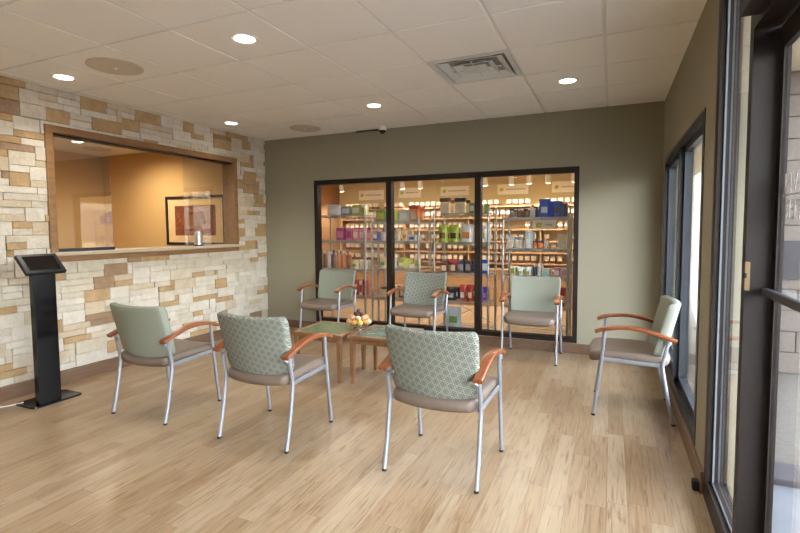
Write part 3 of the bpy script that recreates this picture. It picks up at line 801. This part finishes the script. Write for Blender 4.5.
# products
PC = {}
def pmat(rgb):
    k = 'p%d_%d_%d' % rgb
    if k not in PC: PC[k] = simple('product_'+k[1:], rgb, .45, noise=.05, scale=25)
    return PC[k]
def product(kind, w, h, c1, c2):
    """returns list of (part name or None, bmesh, material)"""
    dpt = min(w, .1)*.8
    if kind == 'box':
        return [(None, B(-w/2+.002, w/2-.002, -dpt/2, dpt/2, 0, h, bev=.002, seg=1), pmat(c1)), ('label_panel', B(-w*.36, w*.36, -dpt/2-.0012, -dpt/2, h*.2, h*.72), pmat(c2))]
    if kind == 'bottle':
        r = w/2*.92; a = bmesh.new(); lathe(a, [(r*.94, 0), (r, .006), (r, h*.7), (r*.85, h*.77), (r*.5, h*.82), (r*.48, h*.86)], 16)
        b = bmesh.new(); lathe(b, [(r*.56, h*.84), (r*.56, h*.98), (r*.5, h)], 16); return [(None, a, pmat(c1)), ('cap', b, pmat(c2))]
    if kind == 'jar':
        r = w/2*.95; a = bmesh.new(); lathe(a, [(r*.94, 0), (r, .006), (r, h*.76), (r*.9, h*.8)], 18)
        b = bmesh.new(); lathe(b, [(r, h*.79), (r, h*.985), (r*.95, h)], 18); return [(None, a, pmat(c1)), ('lid', b, pmat(c2))]
    if kind == 'tub':
        a = bmesh.new(); box(a, -w/2+.006, w/2-.006, -dpt/2+.004, dpt/2-.004, 0, h*.74, 0, .008); b = B(-w/2, w/2, -dpt/2, dpt/2, h*.74, h, bev=.006)
        return [(None, a, pmat(c1)), ('lid', b, pmat(c2)), ('label_panel', B(-w*.3, w*.3, -dpt/2+.0025, -dpt/2+.0039, h*.12, h*.6), pmat((214, 196, 168)))]
    # pouch: pillow bag with crimped top
    bm = bmesh.new(); nx_, nz_ = 10, 12; g = {}
    for s in (-1, 1):
        for i in range(nz_+1):
            for j in range(nx_+1):
                u, v_ = j/nx_*2-1, i/nz_
                e = (1-abs(u)**3)*(math.sin(PI*min(1, v_*.62+.38))**.7 if v_ < 1 else 0)
                g[s, i, j] = bm.verts.new((u*w/2*(1-.06*math.sin(PI*v_)), s*max(.0008, dpt*.55*e), v_*h))
    for s in (-1, 1):
        for i in range(nz_):
            for j in range(nx_): bm.faces.new((g[s, i, j], g[s, i, j+1], g[s, i+1, j+1], g[s, i+1, j]))
    for i in range(nz_):
        for j in (0, nx_): bm.faces.new((g[-1, i, j], g[-1, i+1, j], g[1, i+1, j], g[1, i, j]))
    for j in range(nx_):
        for i in (0, nz_): bm.faces.new((g[-1, i, j], g[-1, i, j+1], g[1, i, j+1], g[1, i, j]))
    return [(None, bm, pmat(c1)), ('label_panel', B(-w*.27, w*.27, -dpt*.56-.0015, -dpt*.5, h*.22, h*.55, bev=.002), pmat(c2))]

W_, G_, GN, YG, BL, DB, RD, OR, PK, MG, CR, BK, BR, LV, TL = (214, 212, 206), (138, 138, 138), (112, 150, 78), (172, 182, 62), (30, 82, 190), (46, 58, 96), (176, 52, 44), (206, 122, 56), (216, 130, 160), (170, 70, 130), (226, 206, 168), (44, 40, 42), (112, 74, 52), (196, 190, 206), (120, 190, 180)
PU = (96, 60, 160); AQ = (186, 196, 200); MR = (120, 48, 40)
cn_ = {W_: 'white', G_: 'grey', GN: 'green', YG: 'yellow-green', BL: 'bright blue', DB: 'dark blue', RD: 'red', OR: 'orange', PK: 'pink', MG: 'magenta', CR: 'cream', BK: 'black', BR: 'brown', LV: 'pale lavender', TL: 'teal', PU: 'purple', AQ: 'pale blue-grey', MR: 'dark red'}
STOCK = {
 ('left', 0): [(-3.601, .2, .15, 'pouch', LV, W_), (-3.383, .15, .125, 'box', G_, AQ), (-3.217, .135, .135, 'box', YG, W_), (-3.110, .07, .132, 'box', W_, YG)],
 ('left', 1): [(-3.47, .13, .176, 'box', MG, PK), (-3.335, .09, .175, 'box', PK, MG), (-3.23, .085, .161, 'box', PK, CR), (-3.13, .09, .16, 'box', PK, W_)],
 ('left', 2): [(-3.754, .06, .245, 'bottle', BR, W_), (-3.679, .05, .232, 'bottle', AQ, W_), (-3.604, .062, .255, 'bottle', BR, BK), (-3.522, .062, .262, 'bottle', OR, W_), (-3.441, .062, .249, 'bottle', OR, CR), (-3.369, .048, .24, 'bottle', BR, OR), (-3.252, .095, .126, 'pouch', CR, GN), (-3.126, .09, .115, 'box', W_, CR)],
 ('left', 3): [(-3.33, .075, .2, 'box', MR, RD), (-3.248, .075, .211, 'box', RD, CR), (-3.169, .047, .2, 'box', W_, RD), (-3.1, .075, .217, 'box', RD, OR)],
 ('second', 0): [(-2.84, .14, .16, 'box', GN, YG), (-2.674, .1, .15, 'box', YG, GN), (-2.508, .14, .147, 'box', AQ, W_), (-2.365, .13, .205, 'tub', OR, RD)],
 ('second', 1): [(-2.892, .06, .148, 'bottle', BL, W_), (-2.817, .06, .148, 'bottle', W_, BL), (-2.7, .07, .15, 'bottle', W_, DB), (-2.595, .072, .16, 'pouch', CR, W_), (-2.495, .086, .159, 'pouch', CR, OR), (-2.396, .1, .075, 'box', W_, BL)],
 ('second', 2): [(-2.82, .12, .15, 'pouch', CR, GN), (-2.68, .09, .13, 'box', W_, G_), (-2.534, .15, .141, 'pouch', YG, CR), (-2.405, .08, .06, 'box', CR, W_), (-2.325, .075, .158, 'box', CR, YG)],
 ('second', 3): [(-2.82, .1, .13, 'jar', CR, BR), (-2.68, .1, .16, 'box', CR, W_), (-2.52, .12, .13, 'box', BR, W_), (-2.37, .11, .16, 'pouch', G_, BK)],
 ('third', 0): [(-1.942, .133, .198, 'tub', CR, BR), (-1.742, .14, .191, 'tub', CR, BK), (-1.591, .076, .125, 'box', GN, W_), (-1.49, .08, .108, 'box', W_, GN), (-1.405, .06, .106, 'box', GN, YG)],
 ('third', 1): [(-1.97, .134, .222, 'pouch', YG, BR), (-1.829, .131, .22, 'pouch', YG, BK), (-1.665, .165, .231, 'pouch', W_, OR), (-1.47, .15, .216, 'pouch', W_, YG)],
 ('third', 2): [(-1.953, .1, .143, 'tub', MR, BR), (-1.833, .1, .158, 'tub', MR, RD), (-1.725, .071, .148, 'box', DB, G_), (-1.64, .077, .15, 'box', BK, G_), (-1.53, .087, .166, 'box', DB, BL), (-1.425, .086, .166, 'box', BL, AQ)],
 ('third', 3): [(-1.86, .133, .174, 'pouch', BK, AQ), (-1.71, .085, .205, 'pouch', RD, W_), (-1.613, .083, .209, 'pouch', RD, CR), (-1.49, .09, .191, 'pouch', PU, LV)],
 ('third', 4): [(-1.83, .2, .26, 'pouch', AQ, GN)],
 ('right', 0): [(-1.105, .062, .103, 'jar', G_, BK), (-1.019, .059, .101, 'jar', BR, G_), (-.940, .058, .099, 'jar', BR, BK), (-.868, .055, .144, 'bottle', W_, DB), (-.815, .04, .119, 'bottle', DB, BK), (-.725, .13, .21, 'pouch', BL, AQ), (-.590, .12, .183, 'pouch', BL, DB), (-.494, .054, .146, 'jar', DB, BK)],
 ('right', 1): [(-1.116, .083, .135, 'tub', W_, AQ), (-1.021, .082, .135, 'tub', W_, G_), (-.905, .085, .206, 'pouch', AQ, W_), (-.832, .046, .088, 'jar', OR, BK), (-.772, .057, .088, 'jar', OR, DB), (-.715, .034, .112, 'bottle', W_, CR), (-.53, .098, .158, 'box', CR, W_)],
 ('right', 2): [(-1.089, .06, .119, 'box', CR, GN), (-1.003, .077, .109, 'pouch', W_, GN), (-.91, .076, .112, 'pouch', W_, YG), (-.838, .046, .137, 'bottle', DB, W_), (-.78, .046, .162, 'bottle', W_, AQ), (-.705, .085, .093, 'box', W_, TL), (-.58, .075, .109, 'box', PK, W_), (-.5, .07, .105, 'box', W_, PK)],
 ('right', 3): [(-1.05, .1, .15, 'box', CR, W_), (-.9, .1, .16, 'pouch', G_, W_), (-.66, .1, .15, 'box', W_, RD), (-.51, .07, .219, 'pouch', RD, W_)],
}
snames = {0: 'top', 1: 'second', 2: 'third', 3: 'fourth', 4: 'bottom'}
rnames = {'left': 'leftmost', 'second': 'second', 'third': 'third', 'right': 'rightmost'}
kn_ = {'box': 'carton', 'bottle': 'bottle', 'jar': 'jar', 'tub': 'lidded tub', 'pouch': 'pouch bag'}
nm_ = {'box': 'product_carton', 'bottle': 'product_bottle', 'jar': 'product_jar', 'tub': 'product_tub', 'pouch': 'product_bag'}
def place_row(items, y, z, wherefn, grp):
    for i, (x, w, h, kind, c1, c2) in enumerate(items):
        parts = product(kind, w, h, c1, c2)
        root = None
        for pn, b_, mt in parts:
            if pn is None:
                root = obj(nm_[kind], b_, mt, None, kind != 'box' and kind != 'tub', (x, y, z))
                tag(root, f'{cn_[c1]} {kn_[kind]}, {ordw(i+1)} from the left on {wherefn}', kind if kind != 'pouch' else 'bag', grp)
            else: obj(pn, b_, mt, root)
for (rk, si), items in STOCK.items():
    z = RACK[rk][1][si]
    place_row(items, 5.84, z+.0005, f'the {rnames[rk]} wire rack {snames[si]} shelf', f'goods on the {rnames[rk]} wire rack {snames[si]} shelf')
    # a second row of the same goods behind, as stocked shelves have
    if si < 4:
        back = [(x+.012, w*.9, h*.9, kd, a, b) for x, w, h, kd, a, b in items if RACK[rk][0][0]+.06 < x < RACK[rk][0][1]-.06]
        place_row(back, 6.0, z+.0005, f'the back row, {rnames[rk]} rack {snames[si]} shelf', f'goods on the {rnames[rk]} wire rack {snames[si]} shelf')

# ------------------------------------------------------------------ outdoors
M['conc'] = simple('pale_concrete', (104, 107, 110), .85, noise=.08, scale=14)
M['tanc'] = simple('tan_aggregate', (92, 86, 76), .9, noise=.2, scale=40)
M['soff'] = simple('beige_soffit', (196, 182, 152), .9, noise=.03)
M['gbrick'] = simple('grey_block', (104, 94, 86), .9, noise=.1, scale=30)
M['asph'] = simple('asphalt', (96, 96, 98), .95, noise=.12, scale=60)
M['plum'] = simple('plum_band', (58, 54, 56), .8)
struct(obj('sidewalk', B(.62, 3.2, -8, 3.12, -.14, -.04), M['conc']), 'pale concrete walk outside the entrance')
struct(obj('curb', B(.62, 3.2, 3.12, 3.36, -.14, -.005, bev=.01), M['plum']), 'plum painted curb across the walk')
struct(obj('paving', B(.62, 3.2, 3.36, 60, -.14, -.04), M['tanc']), 'tan paving beyond the curb')
struct(obj('parking_lot', B(3.2, 60, -60, 90, -.2, -.1), M['asph']), 'grey parking lot')
struct(obj('canopy', B(.62, 2.1, -8, 16, 2.78, 3.0), M['soff']), 'beige canopy soffit over the walk')
p = thing('canopy_pier', 'grey block pier standing outside beyond the door', 'pier', (0, 0, 0))
bm = bmesh.new(); box(bm, 1.0, 2.05, 5.6, 6.2, -.04, 2.78)
obj('pier_core', bm, M['gbrick'], p)
bm = bmesh.new()
for i in range(14):
    z0 = -.035+i*.2; o_ = .2*(i % 2)
    x = 1.0-o_
    while x < 2.05:
        a_, b2 = max(1.0, x+.004), min(2.05, x+.396)
        if b2-a_ > .02: box(bm, a_, b2, 5.58, 5.6, z0, min(z0+.192, 2.775), 0, .004, 1)
        x += .4
obj('block_facing', bm, M['gbrick'], p)
obj('plum_band', B(.99, 2.06, 5.565, 5.58, .86, 1.22), M['plum'], p)
bd = thing('building', 'pale building with flat roof far along the walk outside', 'building', (1.5, 26, -.1))
obj('building_wall', B(-1.5, 14, 0, 6, 0, 5.2), simple('pale_render', (124, 118, 102), .9), bd)
obj('roof_band', B(-1.6, 14.1, -.1, 6, 5.2, 5.6), simple('white_band', (226, 226, 222), .8), bd)
for i in range(5): obj('building_window', B(-.2+i*2.6, 1.6+i*2.6, -.03, .01, .6, 3.4), simple('window_blue', (150, 160, 170), .2), bd)
t = thing('building', 'long low pale building across the parking lot', 'building', (26, 0, -.1))
obj('building_wall', B(0, 8, -20, 22, 0, 4.6), simple('tan_stucco', (184, 172, 150), .9), t)
obj('building_window', B(-.04, .01, -14, 16, .7, 3.0), simple('storefront_glass', (70, 78, 88), .15), t)
obj('roof_band', B(-.2, 8, -20.2, 22.2, 4.6, 5.1), simple('roof_white', (222, 222, 218), .8), t)

# ------------------------------------------------------------------ world, camera, view
wd = bpy.data.worlds.new('world'); sc.world = wd; wd.use_nodes = True
nt = wd.node_tree; nt.nodes.clear()
sky = nt.nodes.new('ShaderNodeTexSky'); sky.sky_type = 'NISHITA'; sky.sun_disc = False; sky.sun_elevation = math.radians(48); sky.sun_rotation = math.radians(250); sky.air_density = 1.2; sky.dust_density = 2.5
bg = nt.nodes.new('ShaderNodeBackground'); bg.inputs[1].default_value = 4.6
wo = nt.nodes.new('ShaderNodeOutputWorld')
hs = nt.nodes.new('ShaderNodeHueSaturation'); hs.inputs['Saturation'].default_value = .5
nt.links.new(sky.outputs[0], hs.inputs['Color']); nt.links.new(hs.outputs[0], bg.inputs[0]); nt.links.new(bg.outputs[0], wo.inputs[0])

F, YAW, PIT, ROL, CYP = 480.0, -.4158, -.0619, -.0069, 258.1
cyw, syw, cp, sp_ = math.cos(YAW), math.sin(YAW), math.cos(PIT), math.sin(PIT)
f = Vector((syw*cp, cyw*cp, sp_)); r = Vector((cyw, -syw, 0)); u = r.cross(f)
rr_ = math.cos(ROL)*r + math.sin(ROL)*u; uu = -math.sin(ROL)*r + math.cos(ROL)*u
cd = bpy.data.cameras.new('camera'); cam = bpy.data.objects.new('camera', cd); COL.objects.link(cam)
mw = Matrix.Identity(4)
for i in range(3): mw[i][0], mw[i][1], mw[i][2] = rr_[i], uu[i], -f[i]
mw.translation = Vector((0, 0, 1.36)); cam.matrix_world = mw
cd.sensor_fit = 'HORIZONTAL'; cd.sensor_width = 36; cd.lens = F/800*36
cd.shift_y = -(266.5-CYP)/800; cd.clip_start = .02; cd.clip_end = 300
sc.camera = cam
vs_ = sc.view_settings; sc.display_settings.display_device = 'sRGB'
vs_.view_transform = 'Standard'; vs_.look = 'None'; vs_.gamma = 1; vs_.use_curve_mapping = False; vs_.exposure = .48
cy_ = sc.cycles; cy_.max_bounces = 12; cy_.diffuse_bounces = 6; cy_.glossy_bounces = 5; cy_.transparent_max_bounces = 24; cy_.caustics_reflective = False; cy_.caustics_refractive = False
cy_.sample_clamp_indirect = 6
